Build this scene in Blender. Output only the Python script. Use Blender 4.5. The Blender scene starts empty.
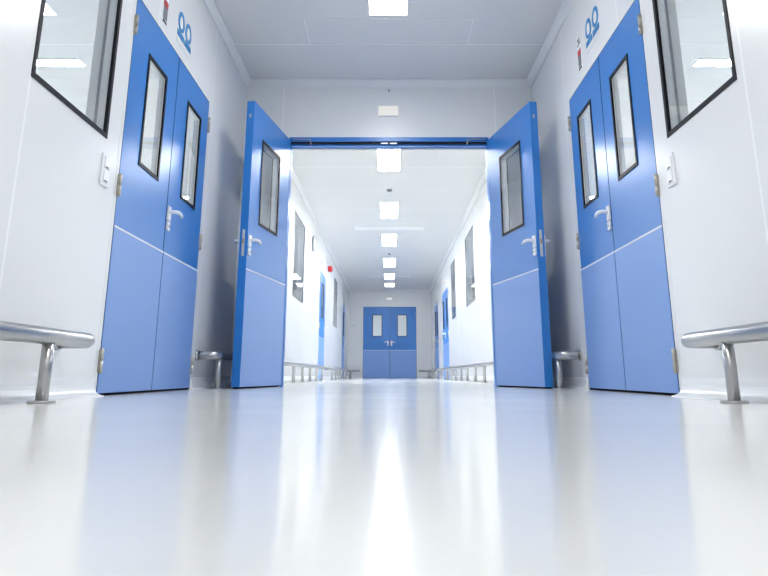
import bpy, bmesh, math
from mathutils import Matrix, Vector
PI = math.pi
scene = bpy.context.scene
col = scene.collection

# ------------------------------------------------------------------ materials
def srgb(r, g, b):
    def f(v):
        v /= 255.0
        return v / 12.92 if v <= 0.04045 else ((v + 0.055) / 1.055) ** 2.4
    return (f(r), f(g), f(b), 1.0)

def mat(name, color, rough=0.5, metal=0.0, ior=1.5, noise=0.0, nscale=3.0, coat=0.0, crough=0.1, spec=0.5):
    m = bpy.data.materials.new(name); m.use_nodes = True
    nt = m.node_tree; b = nt.nodes['Principled BSDF']
    b.inputs['Base Color'].default_value = color
    b.inputs['Roughness'].default_value = rough
    b.inputs['Metallic'].default_value = metal
    b.inputs['IOR'].default_value = ior
    b.inputs['Specular IOR Level'].default_value = spec
    b.inputs['Coat Weight'].default_value = coat
    b.inputs['Coat Roughness'].default_value = crough
    if noise > 0:
        tc = nt.nodes.new('ShaderNodeTexCoord'); n = nt.nodes.new('ShaderNodeTexNoise')
        n.inputs['Scale'].default_value = nscale; n.inputs['Detail'].default_value = 4
        mr = nt.nodes.new('ShaderNodeMapRange')
        mr.inputs['To Min'].default_value = max(0.02, rough - noise); mr.inputs['To Max'].default_value = rough + noise
        nt.links.new(tc.outputs['Object'], n.inputs['Vector'])
        nt.links.new(n.outputs['Fac'], mr.inputs['Value'])
        nt.links.new(mr.outputs['Result'], b.inputs['Roughness'])
    return m

def seam_mat(name, base, line, axis, offset, pitch, width, rough, noise, spec=0.5):
    """panelled sheet: a thin silicone joint every <pitch> metres along one axis"""
    m = mat(name, base, rough, noise=noise, nscale=1.5, spec=spec)
    nt = m.node_tree; b = nt.nodes['Principled BSDF']
    tc = nt.nodes.new('ShaderNodeTexCoord'); sx = nt.nodes.new('ShaderNodeSeparateXYZ')
    nt.links.new(tc.outputs['Object'], sx.inputs['Vector'])
    def math_node(op, a, v):
        k = nt.nodes.new('ShaderNodeMath'); k.operation = op
        nt.links.new(a, k.inputs[0]); k.inputs[1].default_value = v
        return k.outputs[0]
    v = math_node('SUBTRACT', sx.outputs[axis], offset - width / 2)
    v = math_node('FLOORED_MODULO', v, pitch)
    v = math_node('LESS_THAN', v, width)
    mx = nt.nodes.new('ShaderNodeMix'); mx.data_type = 'RGBA'
    mx.inputs['A'].default_value = base; mx.inputs['B'].default_value = line
    nt.links.new(v, mx.inputs['Factor'])
    nt.links.new(mx.outputs['Result'], b.inputs['Base Color'])
    return m

def emit_mat(name, color, strength):
    m = bpy.data.materials.new(name); m.use_nodes = True
    nt = m.node_tree; nt.nodes.clear()
    e = nt.nodes.new('ShaderNodeEmission'); o = nt.nodes.new('ShaderNodeOutputMaterial')
    e.inputs['Color'].default_value = color; e.inputs['Strength'].default_value = strength
    nt.links.new(e.outputs[0], o.inputs[0])
    return m

def glass_mat(name, tint, ior=1.5):
    m = bpy.data.materials.new(name); m.use_nodes = True
    nt = m.node_tree; nt.nodes.clear()
    t = nt.nodes.new('ShaderNodeBsdfTransparent'); g = nt.nodes.new('ShaderNodeBsdfGlossy')
    fr = nt.nodes.new('ShaderNodeFresnel'); mx = nt.nodes.new('ShaderNodeMixShader')
    o = nt.nodes.new('ShaderNodeOutputMaterial')
    t.inputs['Color'].default_value = tint; g.inputs['Roughness'].default_value = 0.01
    ge = nt.nodes.new('ShaderNodeNewGeometry'); mr = nt.nodes.new('ShaderNodeMapRange')
    mr.inputs['To Min'].default_value = ior; mr.inputs['To Max'].default_value = 1.0/ior   # both faces of the pane reflect alike
    nt.links.new(ge.outputs['Backfacing'], mr.inputs['Value']); nt.links.new(mr.outputs['Result'], fr.inputs['IOR'])
    nt.links.new(fr.outputs[0], mx.inputs[0]); nt.links.new(t.outputs[0], mx.inputs[1])
    nt.links.new(g.outputs[0], mx.inputs[2]); nt.links.new(mx.outputs[0], o.inputs[0])
    return m

WHITE_L = srgb(246, 247, 248)
M = {}
M['wall'] = seam_mat('wall_panel_white', srgb(233, 234, 234), WHITE_L, 1, 2.437, 1.275, 0.012, 0.24, 0.03)
M['wall_cross'] = seam_mat('cross_wall_panel_white', srgb(233, 234, 234), WHITE_L, 0, 1.03, 2.06, 0.010, 0.30, 0.03)
M['ceiling'] = seam_mat('ceiling_panel', srgb(222, 222, 222), WHITE_L, 1, 5.37, 1.2, 0.012, 0.30, 0.03)
M['room_wall'] = mat('side_room_wall', srgb(236, 239, 242), 0.5)
M['floor'] = mat('epoxy_floor', srgb(230, 231, 228), 0.135, noise=0.02, nscale=2.0, ior=1.34)
M['trim'] = mat('white_trim', srgb(239, 239, 239), 0.4)
M['cove'] = mat('white_cove', srgb(234, 235, 236), 0.30)
M['blue'] = mat('blue_door_enamel', srgb(44, 122, 200), 0.30)
M['kick'] = mat('pale_blue_kick_sheet', srgb(120, 158, 218), 0.38)
M['strip'] = mat('pale_strip', srgb(226, 232, 242), 0.4)
M['black'] = mat('black_gasket', srgb(14, 14, 24), 0.5, spec=0.25)
M['gap_shade'] = mat('gap_shade_black', srgb(10, 11, 16), 0.9, spec=0.1)  # near-black for the shade painted into the door gaps
M['grey_frame'] = mat('grey_aluminium', srgb(140, 144, 150), 0.35, metal=0.6)
M['steel'] = mat('brushed_steel', srgb(178, 178, 178), 0.30, metal=1.0)
M['hinge'] = mat('hinge_steel', srgb(190, 186, 176), 0.35, metal=1.0)
M['plastic'] = mat('white_plastic', srgb(240, 241, 242), 0.3)
M['slot'] = mat('dark_slot', srgb(70, 72, 76), 0.5)
M['red'] = mat('red_plastic', srgb(190, 20, 30), 0.4)
M['grey_label'] = mat('grey_label', srgb(120, 124, 132), 0.5)
M['sign_blue'] = mat('sign_blue', srgb(20, 125, 190), 0.4)
M['sign_pale'] = mat('sign_pale', srgb(205, 212, 214), 0.4)
M['sign_cream'] = mat('sign_cream', srgb(238, 236, 226), 0.4)
M['faceplate'] = mat('satin_faceplate', srgb(226, 218, 204), 0.4, metal=0.5)
M['brass'] = mat('strike_brass', srgb(190, 160, 120), 0.3, metal=0.9)
M['glass'] = glass_mat('clear_glass', (0.93, 0.95, 0.96, 1))
LIGHTC = (1.0, 0.995, 0.988, 1)
M['lit_near'] = emit_mat('ceiling_light_near_glow', LIGHTC, 28.5)
M['lit_far'] = emit_mat('ceiling_light_far_glow', (0.945, 0.975, 1.0, 1), 56.0)
M['lit_end'] = emit_mat('ceiling_light_end_glow', LIGHTC, 9.0)
M['lit_beyond'] = emit_mat('end_room_light_glow', (0.93, 0.97, 1.0, 1), 26.0)
M['lit_added'] = emit_mat('added_room_light_glow', LIGHTC, 230.0)  # glow of the strips added to brighten the side rooms
M['lit_room'] = emit_mat('room_light_glow', LIGHTC, 330.0)
M['lit_exit'] = emit_mat('emergency_lamp_glow', LIGHTC, 0.8)

# ------------------------------------------------------------------ mesh helpers
def add_box(bm, lo, hi, bevel=0.0):
    x0, y0, z0 = lo; x1, y1, z1 = hi
    x0, x1 = min(x0, x1), max(x0, x1); y0, y1 = min(y0, y1), max(y0, y1); z0, z1 = min(z0, z1), max(z0, z1)
    t = bmesh.new() if bevel else bm
    vs = [t.verts.new(p) for p in ((x0,y0,z0),(x1,y0,z0),(x1,y1,z0),(x0,y1,z0),(x0,y0,z1),(x1,y0,z1),(x1,y1,z1),(x0,y1,z1))]
    for f in ((0,3,2,1),(4,5,6,7),(0,1,5,4),(1,2,6,5),(2,3,7,6),(3,0,4,7)):
        t.faces.new([vs[i] for i in f])
    if bevel:
        bmesh.ops.bevel(t, geom=list(t.edges), offset=bevel, segments=2, affect='EDGES', profile=0.5)
        merge(bm, t)

def merge(bm, t):
    me = bpy.data.meshes.new('tmp'); t.to_mesh(me); t.free(); bm.from_mesh(me); bpy.data.meshes.remove(me)

def add_slab(bm, a0, a1, b0, b1, d0, d1, holes, mp):
    """slab in (a,b) with rectangular holes and real reveals, thickness d0..d1; mp maps (a,b,d) to a point"""
    As = sorted(set([a0, a1] + [v for h in holes for v in h[:2] if a0 < v < a1]))
    Bs = sorted(set([b0, b1] + [v for h in holes for v in h[2:] if b0 < v < b1]))
    def solid(i, j):
        if i < 0 or j < 0 or i >= len(As) - 1 or j >= len(Bs) - 1: return False
        a = (As[i] + As[i+1]) / 2; b = (Bs[j] + Bs[j+1]) / 2
        return not any(h[0] < a < h[1] and h[2] < b < h[3] for h in holes)
    cache = {}
    def V(i, j, d):
        k = (i, j, d)
        if k not in cache: cache[k] = bm.verts.new(mp(As[i], Bs[j], d))
        return cache[k]
    for i in range(len(As) - 1):
        for j in range(len(Bs) - 1):
            if not solid(i, j): continue
            for d in (d0, d1):
                bm.faces.new([V(i,j,d), V(i+1,j,d), V(i+1,j+1,d), V(i,j+1,d)])
            for (di, dj, p, q) in ((-1,0,(i,j),(i,j+1)), (1,0,(i+1,j),(i+1,j+1)), (0,-1,(i,j),(i+1,j)), (0,1,(i,j+1),(i+1,j+1))):
                if not solid(i+di, j+dj):
                    bm.faces.new([V(*p,d0), V(*q,d0), V(*q,d1), V(*p,d1)])

def add_tube(bm, pts, r, seg=20, cap=True):
    pts = [Vector(p) for p in pts]; rings = []
    for i, p in enumerate(pts):
        if i == 0: t = pts[1] - p
        elif i == len(pts) - 1: t = p - pts[i-1]
        else: t = (pts[i+1] - p).normalized() + (p - pts[i-1]).normalized()
        t.normalize()
        up = Vector((0,0,1)) if abs(t.z) < 0.9 else Vector((1,0,0))
        a = t.cross(up).normalized(); b = t.cross(a).normalized()
        rr = r[i] if isinstance(r, (list, tuple)) else r
        rings.append([bm.verts.new(p + a*math.cos(2*PI*k/seg)*rr + b*math.sin(2*PI*k/seg)*rr) for k in range(seg)])
    for A, B in zip(rings, rings[1:]):
        for k in range(seg):
            f = bm.faces.new([A[k], A[(k+1)%seg], B[(k+1)%seg], B[k]]); f.smooth = True
    if cap:
        bm.faces.new(rings[0][::-1]); bm.faces.new(rings[-1])

def add_prism(bm, prof, p0, p1, axis):
    """profile list of (c, z) swept along axis 'x' or 'y' from p0 to p1"""
    def P(c, z, t): return (c, t, z) if axis == 'y' else (t, c, z)
    A = [bm.verts.new(P(c, z, p0)) for c, z in prof]; B = [bm.verts.new(P(c, z, p1)) for c, z in prof]
    n = len(prof)
    for k in range(n): bm.faces.new([A[k], A[(k+1)%n], B[(k+1)%n], B[k]])
    bm.faces.new(A[::-1]); bm.faces.new(B)

def obj(name, bm, m, parent=None, smooth=False):
    bmesh.ops.recalc_face_normals(bm, faces=list(bm.faces))
    me = bpy.data.meshes.new(name); bm.to_mesh(me); bm.free()
    me.materials.append(m)
    if smooth:
        for p in me.polygons: p.use_smooth = True
    o = bpy.data.objects.new(name, me); col.objects.link(o)
    if parent: o.parent = parent
    return o

def tag(o, label=None, cat=None, group=None, kind=None):
    if label: o['label'] = label
    if cat: o['category'] = cat
    if group: o['group'] = group
    if kind: o['kind'] = kind
    return o

def empty(name, loc, rz=0.0):
    o = bpy.data.objects.new(name, None); o.empty_display_size = 0.1
    o.location = loc; o.rotation_euler = (0, 0, rz); col.objects.link(o)
    return o

def struct(name, bm, m, label, cat):
    o = obj(name, bm, m); return tag(o, label, cat, kind='structure')

def bx(lo, hi, bevel=0.0):
    bm = bmesh.new(); add_box(bm, lo, hi, bevel); return bm

# ------------------------------------------------------------------ layout
W, H, T = 1.40, 2.90, 0.10              # half width, ceiling height, wall panel thickness
YB, YD, YD2, YE = -4.0, 6.13, 6.25, 23.0  # back wall, doorway wall (near, far face), end wall
RX = 4.6                                # far side of the rooms either side
DH = 2.16                               # side door height
LD = [(3.355, 4.90), (13.55, 14.72), (20.15, 21.32)]     # double doors, left wall
RD = [(3.355, 4.87), (16.2, 17.98), (19.6, 21.14)]      # double doors, right wall
LW = [(2.437, 3.168, 1.235, 2.50), (9.76, 10.96, 1.21, 2.48), (16.95, 18.05, 1.28, 2.51)]
RW = [(2.49, 3.185, 1.245, 2.51), (11.03, 12.31, 1.28, 2.55), (14.33, 15.26, 1.28, 2.54)]

# floor, ceiling, walls
struct('floor', bx((-RX-0.1, YB-0.1, -0.1), (RX+0.1, 27.1, 0)), M['floor'], 'glossy pale grey epoxy floor of the corridor', 'floor')
struct('ceiling', bx((-RX-0.1, YB-0.1, H), (RX+0.1, 27.1, H+0.1)), M['ceiling'], 'light grey panelled ceiling of the corridor', 'ceiling')
def side_wall(name, s, doors, wins, label):
    bm = bmesh.new()
    holes = [(a, b, -0.01, DH) for a, b in doors] + [tuple(w) for w in wins]
    add_slab(bm, YB, YE, 0.0, H, 0.0, T, holes, lambda a, b, d: (s*(W+d), a, b))
    struct(name, bm, M['wall'], label, 'wall')
side_wall('wall_left', -1, LD, LW, 'white panelled wall along the left side of the corridor')
side_wall('wall_right', 1, RD, RW, 'white panelled wall along the right side of the corridor')
OW, OH = 0.955, 2.30                    # opening in the doorway wall
bm = bmesh.new(); add_slab(bm, -W, W, 0, H, YD, YD2, [(-OW, OW, -1, OH)], lambda a, b, d: (a, d, b))
struct('wall_doorway', bm, M['wall_cross'], 'white cross wall around the wide open doorway', 'wall')
FW, FH = 0.895, 2.34                    # far double door
bm = bmesh.new(); add_slab(bm, -RX-0.1, RX+0.1, 0, H, YE, YE+T, [(-FW, FW, -1, FH)], lambda a, b, d: (a, d, b))
struct('wall_end', bm, M['wall_cross'], 'white end wall around the far blue double door', 'wall')
struct('wall_back', bx((-RX-0.1, YB-0.1, 0), (RX+0.1, YB, H)), M['room_wall'], 'white wall closing the corridor behind the viewer', 'wall')
struct('wall_left_room', bx((-RX-0.1, YB, 0), (-RX, YE, H)), M['room_wall'], 'pale far wall of the room behind the left windows', 'wall')
struct('wall_right_room', bx((RX, YB, 0), (RX+0.1, YE, H)), M['room_wall'], 'pale far wall of the room behind the right windows', 'wall')
struct('wall_end_room', bx((-RX-0.1, 27.0, 0), (RX+0.1, 27.1, H)), M['room_wall'], 'pale wall of the room behind the far blue doors', 'wall')

# cornices (trim) and coved skirting
tn = [0]
def trim(bm, m, label):
    tn[0] += 1
    return struct('trim_%d' % tn[0], bm, m, label, 'trim')
CZ = 0.066
def corn_prof(base, s, dep=0.05):
    return [(base, H), (base, H-CZ), (base+s*0.012, H-CZ), (base+s*dep, H-0.014), (base+s*dep, H)]
for s, nm in ((-1, 'left'), (1, 'right')):
    for a, b, where in ((YB, YD, 'near'), (YD2, YE, 'far')):
        bm = bmesh.new(); add_prism(bm, corn_prof(s*W, -s), a, b, 'y')
        trim(bm, M['trim'], 'white cornice strip along the %s wall in the %s stretch of corridor' % (nm, where))
bm = bmesh.new(); add_prism(bm, corn_prof(YD, -1), -W, W, 'x'); trim(bm, M['trim'], 'white cornice strip above the open doorway')
bm = bmesh.new(); add_prism(bm, corn_prof(YE, -1), -W, W, 'x'); trim(bm, M['trim'], 'white cornice strip above the far double door')

def cove(base, s):
    pts = [(base, 0.0), (base, 0.085), (base+s*0.006, 0.085)]
    for k in range(7):
        a = PI/2*k/6
        pts.append((base+s*(0.006+0.05*(1-math.cos(a))), 0.056-0.05*math.sin(a)))
    pts.append((base+s*0.062, 0.0))
    return pts
for s, nm, doors in ((-1, 'left', LD), (1, 'right', RD)):
    bm = bmesh.new()
    cuts = [YB] + [v for d in doors for v in (d[0]-0.04, d[1]+0.04)] + [YE]
    for a, b in zip(cuts[::2], cuts[1::2]):
        for lo, hi in ((a, min(b, YD)), (max(a, YD2), b)):
            if hi > lo: add_prism(bm, cove(s*W, -s), lo, hi, 'y')
    struct('baseboard_'+nm, bm, M['cove'], 'white coved skirting at the foot of the %s wall' % nm, 'baseboard')
bm = bmesh.new()
for a, b in ((-W, -OW-0.05), (OW+0.05, W)): add_prism(bm, cove(YD, -1), a, b, 'x')
struct('baseboard_doorway', bm, M['cove'], 'white coved skirting beside the open doorway', 'baseboard')
bm = bmesh.new()
for a, b in ((-W, -FW-0.04), (FW+0.04, W)): add_prism(bm, cove(YE, -1), a, b, 'x')
struct('baseboard_end', bm, M['cove'], 'white coved skirting at the foot of the end wall', 'baseboard')

# ------------------------------------------------------------------ windows
def window(n, s, w, fm, fw, label):
    y0, y1, z0, z1 = w; cy = (y0+y1)/2
    root = empty('window_%d' % n, (s*W, cy, z0))
    tag(root, label, 'window', kind='structure')
    def mp(a, b, d): return (s*d, a, b)
    hw = (y1-y0)/2; hh = z1-z0
    bm = bmesh.new(); add_slab(bm, -hw, hw, 0, hh, -0.004, 0.012, [(-hw+fw, hw-fw, fw, hh-fw)], mp)
    obj('window_frame', bm, fm, root)
    bm = bmesh.new(); add_slab(bm, -hw, hw, 0, hh, 0.012, T+0.004, [(-hw+0.03, hw-0.03, 0.03, hh-0.03)], mp)
    obj('window_reveal', bm, M['trim'], root)
    bm = bmesh.new(); add_slab(bm, -hw+0.022, hw-0.022, 0.022, hh-0.022, 0.046, 0.054, [(-hw+0.045, hw-0.045, 0.045, hh-0.045)], mp)
    obj('spacer_bar', bm, M['grey_frame'], root)
    bm = bmesh.new(); add_box(bm, (s*0.004, -hw+fw*0.5, fw*0.5), (s*0.009, hw-fw*0.5, hh-fw*0.5))
    obj('window_pane', bm, M['glass'], root)
n = 0
wl = {(-1,0): 'black-edged window pane in the left wall nearest the viewer, beside the light switch',
      (-1,1): 'grey-edged window in the left wall just past the open blue door',
      (-1,2): 'narrow grey-edged window in the left wall between the two far blue doors',
      (1,0): 'black-edged window pane in the right wall nearest the viewer, beside the light switch',
      (1,1): 'grey-edged window in the right wall just past the open blue door, nearer of two',
      (1,2): 'grey-edged window in the right wall beside the far blue doors, further of two'}
for s, ws in ((-1, LW), (1, RW)):
    for i, w in enumerate(ws):
        n += 1
        window(n, s, w, M['black'] if i == 0 else M['grey_frame'], 0.024 if i == 0 else 0.02, wl[(s, i)])

# ------------------------------------------------------------------ doors
dn = [0]
def make_handle(root, x, z, side, ysgn, yf):
    """white lever handle: long plate, lever pointing to the hinge side, lock cylinder below"""
    def Y(v): return yf + ysgn*v
    bm = bmesh.new(); add_box(bm, (x-0.027, Y(0), z-0.045), (x+0.027, Y(0.013), z+0.05), 0.004)
    h = obj('door_handle', bm, M['plastic'], root)
    bm = bmesh.new()
    p = [(x, Y(0.009), z+0.012), (x, Y(0.042), z+0.012), (x-side*0.010, Y(0.053), z+0.013), (x-side*0.03, Y(0.057), z+0.014),
         (x-side*0.06, Y(0.057), z+0.014), (x-side*0.095, Y(0.055), z+0.011), (x-side*0.125, Y(0.05), z+0.003)]
    add_tube(bm, p, [0.013, 0.012, 0.012, 0.0125, 0.012, 0.011, 0.008], 12)
    obj('lever', bm, M['plastic'], h)
    bm = bmesh.new(); add_box(bm, (x-0.024, Y(0), z-0.108), (x+0.024, Y(0.013), z-0.050), 0.004)
    lk = obj('lock_plate', bm, M['plastic'], h)
    bm = bmesh.new(); add_tube(bm, [(x, Y(0.008), z-0.080), (x, Y(0.017), z-0.080)], 0.009, 12)
    obj('lock_cylinder', bm, M['steel'], h)
    return h

def make_leaf(loc, rz, side, w, h, label, win, th=0.045, kick=0.83, handle=None, back=False, edge_lock=False, hinges=(0.165, 1.05, 1.97), hinge_face=True, group=None):
    """leaf hinged at its local origin; runs along side*x; front face looks to local -y"""
    dn[0] += 1
    root = empty('door_%d' % dn[0], loc, rz)
    tag(root, label, 'door', group, 'structure')
    g = 0.006 if hinge_face else 0.004
    u0, u1, z0, z1 = win
    mp = lambda a, b, d: (side*a, d, b)
    bm = bmesh.new(); add_slab(bm, g, w-g, 0.013, h-0.007, 0.0, th, [win], mp)
    obj('door_panel', bm, M['blue'], root)
    faces = [(-1, 0.0)] + ([(1, th)] if back else [])
    for sg, yf in faces:
        obj('kick_sheet', bx((side*(g+0.001), yf, 0.014), (side*(w-g), yf+sg*0.002, kick)), M['kick'], root)
        obj('edging_strip', bx((side*(g+0.001), yf, kick), (side*(w-g), yf+sg*0.004, kick+0.011)), M['strip'], root)
        bm = bmesh.new(); f = 0.022
        add_slab(bm, u0-f*0.4, u1+f*0.4, z0-f*0.4, z1+f*0.4, yf+sg*0.005, yf-sg*0.004, [(u0+f*0.6, u1-f*0.6, z0+f*0.6, z1-f*0.6)], mp)
        obj('window_frame', bm, M['black'], root)
        if handle: make_handle(root, side*handle[0], handle[1], side, sg, yf)
    bm = bmesh.new(); add_slab(bm, u0, u1, z0, z1, 0.006, th-0.006, [(u0+0.012, u1-0.012, z0+0.012, z1-0.012)], mp)
    obj('window_reveal', bm, M['trim'], root)
    obj('window_pane', bx((side*(u0+0.008), 0.006, z0+0.008), (side*(u1-0.008), 0.010, z1-0.008)), M['glass'], root)
    bm = bmesh.new()
    if hinge_face:
        add_slab(bm, 0.0005, w-0.0005, 0.001, h-0.001, 0.0015, th-0.008, [(0.02, w-0.02, 0.03, h-0.02)], mp)
    else: add_box(bm, (side*(g+0.002), 0.012, 0.001), (side*(w-g-0.004), th-0.012, 0.016))
    obj('gap_shadow', bm, M['gap_shade'], root)  # black strip painting the shadow in the gaps around the leaf
    for hz in hinges:
        bm = bmesh.new()
        if hinge_face:
            hy = -0.010
            add_tube(bm, [(0, hy, hz-0.056), (0, hy, hz-0.003)], 0.0095, 12)
            add_tube(bm, [(0, hy, hz+0.003), (0, hy, hz+0.056)], 0.0095, 12)
            add_tube(bm, [(0, hy, hz-0.06), (0, hy, hz+0.06)], 0.006, 10)
            add_box(bm, (side*-0.014, -0.006, hz-0.055), (side*0.016, -0.001, hz+0.055))
        else:
            hy = th+0.010
            add_tube(bm, [(side*0.004, hy, hz-0.056), (side*0.004, hy, hz+0.056)], 0.0095, 12)
            add_box(bm, (side*0.002, th, hz-0.055), (side*0.022, th+0.006, hz+0.055))
        obj('hinge', bm, M['hinge'], root)
    if edge_lock:
        x = side*(w-g)
        fp = obj('lock_faceplate', bx((x, th*0.5-0.010, edge_lock-0.11), (x+side*0.003, th*0.5+0.010, edge_lock+0.10)), M['faceplate'], root)
        obj('latch_bolt', bx((x, th*0.5-0.006, edge_lock-0.01), (x+side*0.010, th*0.5+0.006, edge_lock+0.03), 0.002), M['brass'], fp)
        obj('edge_cap', bx((x, th*0.5-0.008, h-0.15), (x+side*0.003, th*0.5+0.008, h-0.12)), M['steel'], root)
    return root

def door_casing(s, y0, y1, label):
    """slim white frame standing a little proud of the wall"""
    bm = bmesh.new(); c = 0.034
    add_slab(bm, y0-c, y1+c, 0.0, DH+c*0.6, -0.0012, T+0.004, [(y0, y1, -1, DH)], lambda a, b, d: (s*(W+d), a, b))
    o = trim(bm, M['wall'], label)
    bm = bmesh.new()                      # dark rebate between frame and leaves
    add_slab(bm, y0, y1, 0.0, DH, 0.052, 0.07, [(y0+0.02, y1-0.02, -1, DH-0.02)], lambda a, b, d: (s*(W+d), a, b))
    obj('door_stop', bm, M['black'], o)
    return o

pairs = {(-1,0): 'the left wall nearest the viewer', (-1,1): 'the left wall past the open door',
         (-1,2): 'the left wall next to the end wall', (1,0): 'the right wall nearest the viewer',
         (1,1): 'the right wall past the two far windows', (1,2): 'the right wall next to the end wall'}
for s, ds in ((-1, LD), (1, RD)):
    for i, (y0, y1) in enumerate(ds):
        where = pairs[(s, i)]
        door_casing(s, y0, y1, 'white frame around the closed blue %s door in ' % ('single' if s < 0 and i > 0 else 'double') + where)
        w = (y1-y0)/2
        rz = PI/2 if s < 0 else -PI/2
        x = s*(W-0.002)
        win_n = (0.25, 0.565, 1.245, 1.91); win_f = (w-0.555 + 0.0, w-0.23, 1.255, 1.94)
        sd = 1 if s < 0 else -1
        if s < 0 and i > 0:               # the two far doors on the left are single leaves
            make_leaf((x, y0, 0), rz, sd, 2*w, DH, 'closed single blue door leaf in ' + where, (0.4, 0.78, 1.255, 1.94), handle=(2*w-0.06, 1.088))
            continue
        make_leaf((x, y0, 0), rz, sd, w, DH, 'near leaf of the closed blue double door in ' + where, win_n)
        make_leaf((x, y1, 0), rz, -sd, w, DH, 'far leaf, with white lever handle, of the closed blue double door in ' + where,
                  (0.2, 0.525, 1.255, 1.94), handle=(w-0.034, 1.088))
# open leaves of the doorway
LL = 0.98
def open_leaf(s, O, label):
    Hx, Hy = s*0.945, 6.115
    dx, dy = O[0]-Hx, O[1]-Hy; L = math.hypot(dx, dy); dx /= L; dy /= L
    if s < 0: rz, side = math.atan2(-dy, -dx), -1
    else: rz, side = math.atan2(dy, dx), 1
    return make_leaf((Hx, Hy, 0), rz, side, LL, 2.286, label, (0.285, 0.745, 1.29, 2.01), th=0.064, kick=0.885,
                     handle=(LL-0.042, 1.11), back=True, edge_lock=1.10, hinge_face=False, hinges=(0.2, 1.1, 2.05))
open_leaf(-1, (-1.095, 5.177), 'left leaf of the blue doorway, swung open towards the viewer')
open_leaf(1, (1.15, 5.187), 'right leaf of the blue doorway, swung open towards the viewer')
# far double door
for s, nm in ((-1, 'left'), (1, 'right')):
    make_leaf((s*FW, YE-0.002, 0), 0.0, -s, FW, FH, '%s leaf of the closed dark blue double door on the end wall' % nm,
              (0.32, 0.635, 1.36, 2.07), kick=0.90, handle=(FW-0.06, 1.16), hinges=(0.2, 1.14, 2.1))
bm = bmesh.new(); add_slab(bm, -FW-0.034, FW+0.034, 0, FH+0.022, YE-0.004, YE+T+0.004, [(-FW, FW, -1, FH)], lambda a, b, d: (a, d, b))
trim(bm, M['trim'], 'white frame around the far blue double door')

# doorway frame: blue head, black bar painting its track's shadow, blue jambs
bm = bmesh.new()
add_slab(bm, -OW-0.0, OW+0.0, 0.0, OH+0.012, YD-0.012, YD+0.02, [(-OW+0.012, OW-0.012, -1, 2.274)], lambda a, b, d: (a, d, b))
add_slab(bm, -OW, OW, 0.0, OH, YD+0.055, YD2+0.006, [(-OW+0.012, OW-0.012, -1, 2.246)], lambda a, b, d: (a, d, b))
head = trim(bm, M['blue'], 'blue metal frame around the wide open doorway')
obj('track_shadow', bx((-OW+0.013, YD+0.0205, 2.262), (OW-0.013, YD+0.0545, OH-0.002)), M['black'], head)
obj('drip_strip', bx((-OW+0.013, YD2+0.0065, 2.236), (OW-0.013, YD2+0.014, 2.248)), M['trim'], head)
for s in (-1, 1):
    bm = bmesh.new()
    add_tube(bm, [(s*0.925, YD-0.035, 2.283), (s*0.77, YD-0.03, 2.283), (s*0.755, YD-0.03, 2.278), (s*0.75, YD+0.022, 2.25)], 0.0065, 10)
    obj('closer_arm', bm, M['steel'], head)
    obj('strike_plate', bx((s*0.012, YD+0.018, 2.256), (s*0.075, YD+0.0265, 2.268)), M['steel'], head)

# ------------------------------------------------------------------ rails
RZ, RR, RO = 0.238, 0.031, 1.25
def rail(path_side, pts, posts, label, flange_ends=(), round_end=None):
    cx = sum(p[0] for p in pts)/len(pts); cy = pts[0][1]
    root = empty('guard_rail', (cx, cy, 0))
    tag(root, label, 'rail', 'stainless steel guard rails along the corridor')
    def L(p): return (p[0]-cx, p[1]-cy, p[2] if len(p) > 2 else RZ)
    bm = bmesh.new(); add_tube(bm, [L(p) for p in pts], RR, 24)
    obj('rail_tube', bm, M['steel'], root)
    for p in posts:
        bm = bmesh.new(); x, y, _ = L(p)
        add_tube(bm, [(x, y, 0.004), (x, y, RZ-0.02)], 0.0215, 20)
        po = obj('post', bm, M['steel'], root)
        bm = bmesh.new(); add_tube(bm, [(x, y, 0.0), (x, y, 0.007), (x, y, 0.010)], [0.047, 0.047, 0.043], 24)
        obj('floor_flange', bm, M['steel'], po)
    for p, d in flange_ends:
        bm = bmesh.new(); x, y, z = L(p)
        add_tube(bm, [(x, y, z), (x+d[0]*0.018, y+d[1]*0.018, z)], 0.038, 24)
        obj('wall_flange', bm, M['steel'], root)
    return root
def bend(c, a0, a1, r, n=7):
    return [(c[0]+r*math.cos(a0+(a1-a0)*k/n), c[1]+r*math.sin(a0+(a1-a0)*k/n)) for k in range(n+1)]
def wall_return(s, y, toward):
    """points from the wall face out to the rail line, rail then runs in direction toward (+1/-1 along y)"""
    r = 0.06
    cen = (s*(RO+r), y+toward*r)
    a0 = -PI/2*toward; a1 = PI if s > 0 else 0.0
    if s > 0 and toward > 0: a0, a1 = -PI/2, -PI
    if s > 0 and toward < 0: a0, a1 = PI/2, PI
    if s < 0 and toward > 0: a0, a1 = -PI/2, 0.0
    if s < 0 and toward < 0: a0, a1 = PI/2, 0.0
    return [(s*(W-0.001), y)] + bend(cen, a0, a1, r)
for s, nm, yend, yp in ((-1, 'left', 2.905, 2.541), (1, 'right', 2.90, 2.53)):
    pts = wall_return(s, yend, -1) + [(s*RO, -0.3)]
    rail(s, pts, [(s*RO, yp), (s*RO, yp-0.99), (s*RO, yp-1.98)],
         'steel guard rail on a post at the %s edge, nearest the viewer' % nm, [((s*(W-0.0005), yend), (-s, 0))])
for s, nm in ((-1, 'left'), (1, 'right')):
    pts = wall_return(s, 5.03, 1) + [(s*RO, 6.06)]
    rail(s, pts, [(s*RO, 5.10), (s*RO, 5.95)],
         'short steel guard rail behind the open %s blue leaf' % nm, [((s*(W-0.0005), 5.03), (-s, 0))])
def far_rail(s, a, b, posts, label):
    pts = wall_return(s, a, 1) + wall_return(s, b, -1)[::-1]
    rail(s, pts, [(s*RO, y) for y in posts], label, [((s*(W-0.0005), a), (-s, 0)), ((s*(W-0.0005), b), (-s, 0))])
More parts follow.
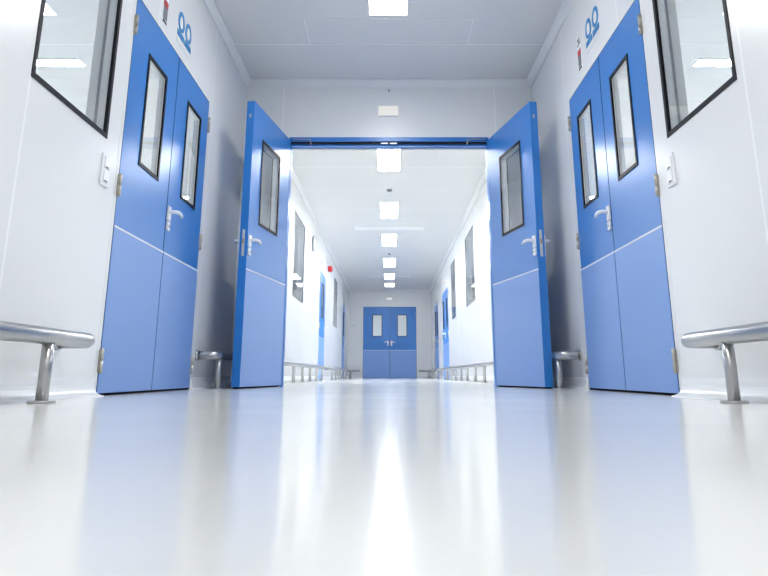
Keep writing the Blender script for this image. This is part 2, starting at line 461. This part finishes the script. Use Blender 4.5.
far_rail(-1, 6.40, 13.2, [6.6, 7.2, 8.15, 9.1, 10.05, 11.0, 11.95, 12.9], 'steel guard rail below the left window just past the open blue leaf')
far_rail(-1, 14.95, 19.95, [15.15, 16.1, 17.05, 18.0, 18.95, 19.75], 'steel guard rail on the left between the two far blue doors')
far_rail(1, 6.40, 15.9, [6.6, 7.17, 8.16, 9.15, 10.14, 11.13, 12.12, 13.11, 14.1, 15.1], 'long steel guard rail below the two right windows past the open blue leaf')
far_rail(1, 18.2, 19.4, [18.4, 19.2], 'short steel guard rail on the right between the two far blue doors')
for s, nm in ((-1, 'left'), (1, 'right')):
    ye = YE-0.15
    c = (s*(RO-0.06), ye-0.06)
    corner = bend(c, 0.0 if s > 0 else PI, PI/2, 0.06)
    pts = wall_return(s, 21.6 if s < 0 else 21.32, 1) + corner + [(s*0.97, ye)]
    rail(s, pts, [(s*RO, 21.75 if s < 0 else 21.5), (s*RO, 22.4)], 'steel guard rail turning the %s corner onto the end wall' % nm,
         [((s*(W-0.0005), 21.6 if s < 0 else 21.32), (-s, 0))])

# ------------------------------------------------------------------ ceiling fittings
def ceiling_light(x0, x1, y0, y1, m, label, group='flush ceiling light panels'):
    cx, cy = (x0+x1)/2, (y0+y1)/2
    root = empty('ceiling_light', (cx, cy, H)); tag(root, label, 'light', group)
    a, b = (x1-x0)/2, (y1-y0)/2; f = 0.012
    bm = bmesh.new(); add_slab(bm, -a-f, a+f, -b-f, b+f, -0.010, 0.0, [(-a, a, -b, b)], lambda p, q, d: (p, q, d))
    obj('frame', bm, M['trim'], root)
    obj('diffuser', bx((-a, -b, -0.007), (a, b, -0.001)), m, root)
cl = [(3.685, 4.885, 'lit_near', 'bright rectangular ceiling light in front of the open doorway'),
      (7.945, 9.145, 'lit_far', 'bright ceiling light directly below the blue head of the doorway, nearest of the far row'),
      (10.91, 12.1, 'lit_far', 'bright ceiling light second in the row past the doorway, before the white slot strip'),
      (13.55, 14.85, 'lit_far', 'bright ceiling light third in the row past the doorway, after the white slot strip'),
      (16.5, 17.84, 'lit_far', 'bright ceiling light fourth in the row past the doorway'),
      (19.08, 20.23, 'lit_end', 'bright ceiling light fifth in the row past the doorway'),
      (21.14, 22.03, 'lit_end', 'small bright ceiling light last in the row, before the end wall'),
      (0.8, 2.0, 'lit_near', 'ceiling light panel above the viewer'),
      (-2.1, -0.9, 'lit_near', 'ceiling light panel behind the viewer')]
for y0, y1, m, lab in cl: ceiling_light(-0.150, 0.143, y0+0.015, y1-0.03, M[m], lab)
for s, nm in ((-1, 'left'), (1, 'right')):
    for y, lab in ((5.71, 'nearest'), (10.6, 'added middle'), (17.0, 'far')):  # middle and far strips are added only to light the rooms
        xa, xb = sorted((s*2.84, s*4.04))
        ceiling_light(xa, xb, y-0.065, y+0.065, M['lit_room' if y < 6 else 'lit_added'], '%s strip light on the ceiling of the room behind the %s windows' % (lab, nm), 'strip lights in the side rooms')
ceiling_light(-0.6, 0.6, 24.6, 25.2, M['lit_beyond'], 'ceiling light in the room behind the far double door', 'light behind the end doors')

# access panel in the ceiling before the doorway
bm = bmesh.new(); add_slab(bm, -0.692, 0.692, 4.92, 5.365, -0.004, 0.0, [(-0.682, 0.682, 4.93, 5.355)], lambda p, q, d: (p, q, H+d))
o = obj('access_panel', bm, M['trim']); tag(o, 'rectangular access hatch outline in the ceiling before the doorway', 'panel')
for y0, y1, x, lab in ((12.79, 13.1, 0.68, 'wide white slot strip across the ceiling between the second and third far lights'),
                       (19.62, 19.78, 0.62, 'distant white slot strip across the ceiling near the end wall')):
    root = empty('ceiling_slot', (0, (y0+y1)/2, H)); tag(root, lab, 'vent', 'white slot strips across the far ceiling')
    b = (y1-y0)/2
    bm = bmesh.new(); add_box(bm, (-x, -b, -0.014), (x, b, 0.0), 0.004); obj('housing', bm, M['plastic'], root)
    obj('slot', bx((-x+0.03, -b*0.35, -0.016), (x-0.03, b*0.35, -0.0135)), M['trim'], root)
for y, x, lab in ((10.1, 0.0, 'round smoke detector on the ceiling between the first two far lights'),
                  (15.77, 0.0, 'tiny distant smoke detector on the ceiling past the third far light')):
    root = empty('smoke_detector', (x, y, H)); tag(root, lab, 'detector', 'smoke detectors on the far ceiling')
    bm = bmesh.new(); add_tube(bm, [(0,0,-0.012), (0,0,0)], 0.055, 24); obj('base', bm, M['plastic'], root)
    bm = bmesh.new(); add_tube(bm, [(0,0,-0.045), (0,0,-0.036), (0,0,-0.012)], [0.022, 0.038, 0.042], 24); obj('sensor_head', bm, M['grey_frame'], root)

# emergency lamps
def lamp_box(x0, x1, y, z0, z1, m, label):
    cx = (x0+x1)/2
    root = empty('wall_lamp', (cx, y, z0)); tag(root, label, 'lamp', 'emergency lamps above the doors')
    a = (x1-x0)/2; hh = z1-z0
    bm = bmesh.new(); add_box(bm, (-a, -0.022, 0), (a, 0.0, hh), 0.004); obj('housing', bm, M['plastic'], root)
    obj('lens', bx((-a+0.006, -0.025, 0.006), (a-0.006, -0.0215, hh-0.006)), m, root)
lamp_box(-0.107, 0.097, YD, 2.525, 2.635, M['lit_exit'], 'lit white rectangular emergency lamp box above the open doorway')
lamp_box(-0.11, 0.09, YE, 2.575, 2.65, M['lit_exit'], 'small lit emergency lamp above the far double door')
root = empty('wall_sensor', (0, YD, 2.80)); tag(root, 'tiny round grey fixing on the cross wall above the white lamp box', 'sensor')
bm = bmesh.new(); add_tube(bm, [(0,0,0), (0,-0.006,0)], 0.011, 14); obj('cap', bm, M['grey_frame'], root)

# ------------------------------------------------------------------ wall fittings
def on_wall(s, y, z):
    def mp(a, b, d): return (-s*d, a, b)   # a along y, d out of the wall
    return mp
def wbox(s, a0, a1, b0, b1, d0, d1, bevel=0.0):
    return bx((-s*d0, a0, b0), (-s*d1, a1, b1), bevel)

for s, nm in ((-1, 'left'), (1, 'right')):
    # light switches
    root = empty('light_switch', (s*W, 3.182, 1.0)); tag(root, 'white double rocker light switch on the %s wall below the near window' % nm, 'switch', 'light switches by the near doors')
    obj('cover_plate', wbox(s, -0.047, 0.047, -0.004, 0.155, 0, 0.010, 0.004), M['plastic'], root)
    for b in (0.012, 0.082):
        r = obj('rocker', wbox(s, -0.028, 0.028, b, b+0.06, 0.010, 0.015, 0.002), M['plastic'], root)
        obj('indicator', wbox(s, -0.020, 0.012, b+0.004, b+0.010, 0.0148, 0.0165), M['slot'], r)
    # double ring sign above the near door
    root = empty('door_sign', (s*W, 4.19, 2.235 if s < 0 else 2.28)); tag(root, 'blue double ring pictogram sign above the %s near blue door' % nm, 'sign', 'blue ring pictogram signs')
    obj('backing', wbox(s, -0.155, 0.155, 0.0, 0.05, 0, 0.002), M['wall'], root)
    for c in (-0.08, 0.08):
        bm = bmesh.new(); N = 40; inner = []; outer = []; mid = 0.163
        def shape(a, rx, rz):
            ca, sa = math.cos(a), math.sin(a)
            return rx*(abs(ca)**0.9)*(1 if ca >= 0 else -1), rz*(sa if sa > 0 else 0.78*sa)
        loops = []
        for d in (0.0, 0.003):
            for rx, rz in ((0.066, 0.080), (0.036, 0.050)):
                loops.append([bm.verts.new((-s*d, c+shape(2*PI*k/N, rx, rz)[0], mid+shape(2*PI*k/N, rx, rz)[1])) for k in range(N)])
        for A, B in ((0,1), (2,3), (0,2), (1,3)):
            for k in range(N):
                bm.faces.new([loops[A][k], loops[A][(k+1)%N], loops[B][(k+1)%N], loops[B][k]])
        obj('ring', bm, M['sign_blue'], root)
        bm = bmesh.new()
        vs = [bm.verts.new((-s*0.0012, c+shape(2*PI*k/N, 0.036, 0.050)[0], mid+shape(2*PI*k/N, 0.036, 0.050)[1])) for k in range(N)]
        bm.faces.new(vs); obj('ring_centre', bm, M['sign_cream'], root)
        obj('bar', wbox(s, c-0.068, c+0.068, 0.050, 0.092, 0.0, 0.004), M['sign_blue'], root)
    bm = bmesh.new()
    for k, (a0, a1) in enumerate(((-0.14, -0.05), (-0.03, 0.03), (0.05, 0.14))):
        add_box(bm, (-s*0.002, a0, 0.022), (-s*0.003, a1, 0.036))
    obj('small_print', bm, M['sign_pale'], root)
    # narrow notice with a red band
    y = 3.79 if s < 0 else 4.505
    root = empty('notice_sign', (s*W, y, 2.215 if s < 0 else 2.245)); tag(root, 'narrow notice plate with a red band above the %s near blue door' % nm, 'notice', 'narrow notices with a red band')
    k = 0.042
    obj('plate', wbox(s, -k, k, 0, 0.265, 0, 0.004), M['plastic'], root)
    obj('red_band', wbox(s, -k+0.004, k-0.004, 0.118, 0.162, 0.004, 0.0055), M['red'], root)
    obj('grey_panel', wbox(s, -k+0.006, k-0.006, 0.032, 0.116, 0.004, 0.0055), M['grey_label'], root)
    for a0, a1, b0, b1 in ((-0.034, 0.0, 0.006, 0.026), (0.008, 0.034, 0.008, 0.024), (-0.030, 0.030, 0.238, 0.250), (-0.026, 0.004, 0.205, 0.228), (0.012, 0.028, 0.192, 0.212)):
        obj('dark_mark', wbox(s, a0, a1, b0, b1, 0.004, 0.0055), M['black'], root)

# far fittings
root = empty('wall_clock', (-W, 12.12, 2.42)); tag(root, 'round dark-rimmed wall clock high on the left wall past the doorway', 'clock')
bm = bmesh.new(); add_tube(bm, [(0,0,0), (0.03,0,0)], 0.14, 32); obj('rim', bm, M['grey_frame'], root)
bm = bmesh.new(); add_tube(bm, [(0.029,0,0), (0.032,0,0)], 0.125, 32); obj('face', bm, M['plastic'], root)
bm = bmesh.new(); add_box(bm, (0.032, -0.004, -0.01), (0.034, 0.004, 0.09)); add_box(bm, (0.032, -0.01, -0.004), (0.034, 0.065, 0.004)); obj('hands', bm, M['black'], root)
root = empty('wall_mounted_alarm', (-W, 15.28, 2.38)); tag(root, 'red fire alarm box high on the left wall beside a far blue door', 'alarm')
obj('housing', wbox(-1, -0.07, 0.07, 0, 0.12, 0, 0.09, 0.008), M['red'], root)
bm = bmesh.new(); add_tube(bm, [(0.088,0,0.06), (0.10,0,0.06)], [0.04, 0.03], 20); obj('sounder', bm, M['red'], root)
def plaque(s, y, z, label, m):
    root = empty('door_sign', (s*W, y, z)); tag(root, label, 'sign', 'small plaques above the far doors')
    obj('plate', wbox(s, -0.09, 0.09, 0, 0.15, 0, 0.006), M['sign_pale'], root)
    obj('mark', wbox(s, -0.05, 0.05, 0.03, 0.12, 0.006, 0.0075), m, root)
plaque(-1, 13.8, 2.28, 'small pale plaque above the left blue door beside the red alarm', M['grey_label'])
plaque(-1, 19.9, 2.26, 'tiny plaque above the left blue door next to the end wall', M['red'])
plaque(1, 16.8, 2.26, 'tiny plaque above the right blue door past the two windows', M['red'])
plaque(1, 20.3, 2.26, 'tiny plaque above the right blue door next to the end wall', M['grey_label'])
root = empty('wall_plate', (-1.21, YE, 1.70)); tag(root, 'faint small plate on the end wall left of the far door', 'plate')
obj('plate', bx((-0.06, -0.006, 0), (0.06, 0, 0.03)), M['sign_pale'], root)

# ------------------------------------------------------------------ camera and world
th = math.atan2(375.2-200.0, 674.0)
cd = bpy.data.cameras.new('camera'); cam = bpy.data.objects.new('camera', cd); col.objects.link(cam)
cd.sensor_width = 36.0; cd.lens = 674.0/768.0*36.0
cd.shift_x = -(390.0-384.0)/768.0; cd.shift_y = -(288.0-200.0)/768.0
cd.clip_start = 0.01
cam.location = (0.01, 0.0, 0.098); cam.rotation_euler = (PI/2+th, 0, 0)
scene.camera = cam
w = bpy.data.worlds.new('world'); scene.world = w; w.use_nodes = True
w.node_tree.nodes['Background'].inputs['Color'].default_value = (0.8, 0.9, 1.0, 1)
w.node_tree.nodes['Background'].inputs['Strength'].default_value = 0.2
scene.view_settings.view_transform = 'Standard'; scene.view_settings.look = 'None'
scene.view_settings.exposure = 0.0; scene.view_settings.gamma = 1.0
scene.view_settings.use_curve_mapping = False
scene.cycles.use_denoising = True
scene.cycles.max_bounces = 14; scene.cycles.diffuse_bounces = 8; scene.cycles.glossy_bounces = 6; scene.cycles.transparent_max_bounces = 16
scene.cycles.sample_clamp_indirect = 8.0
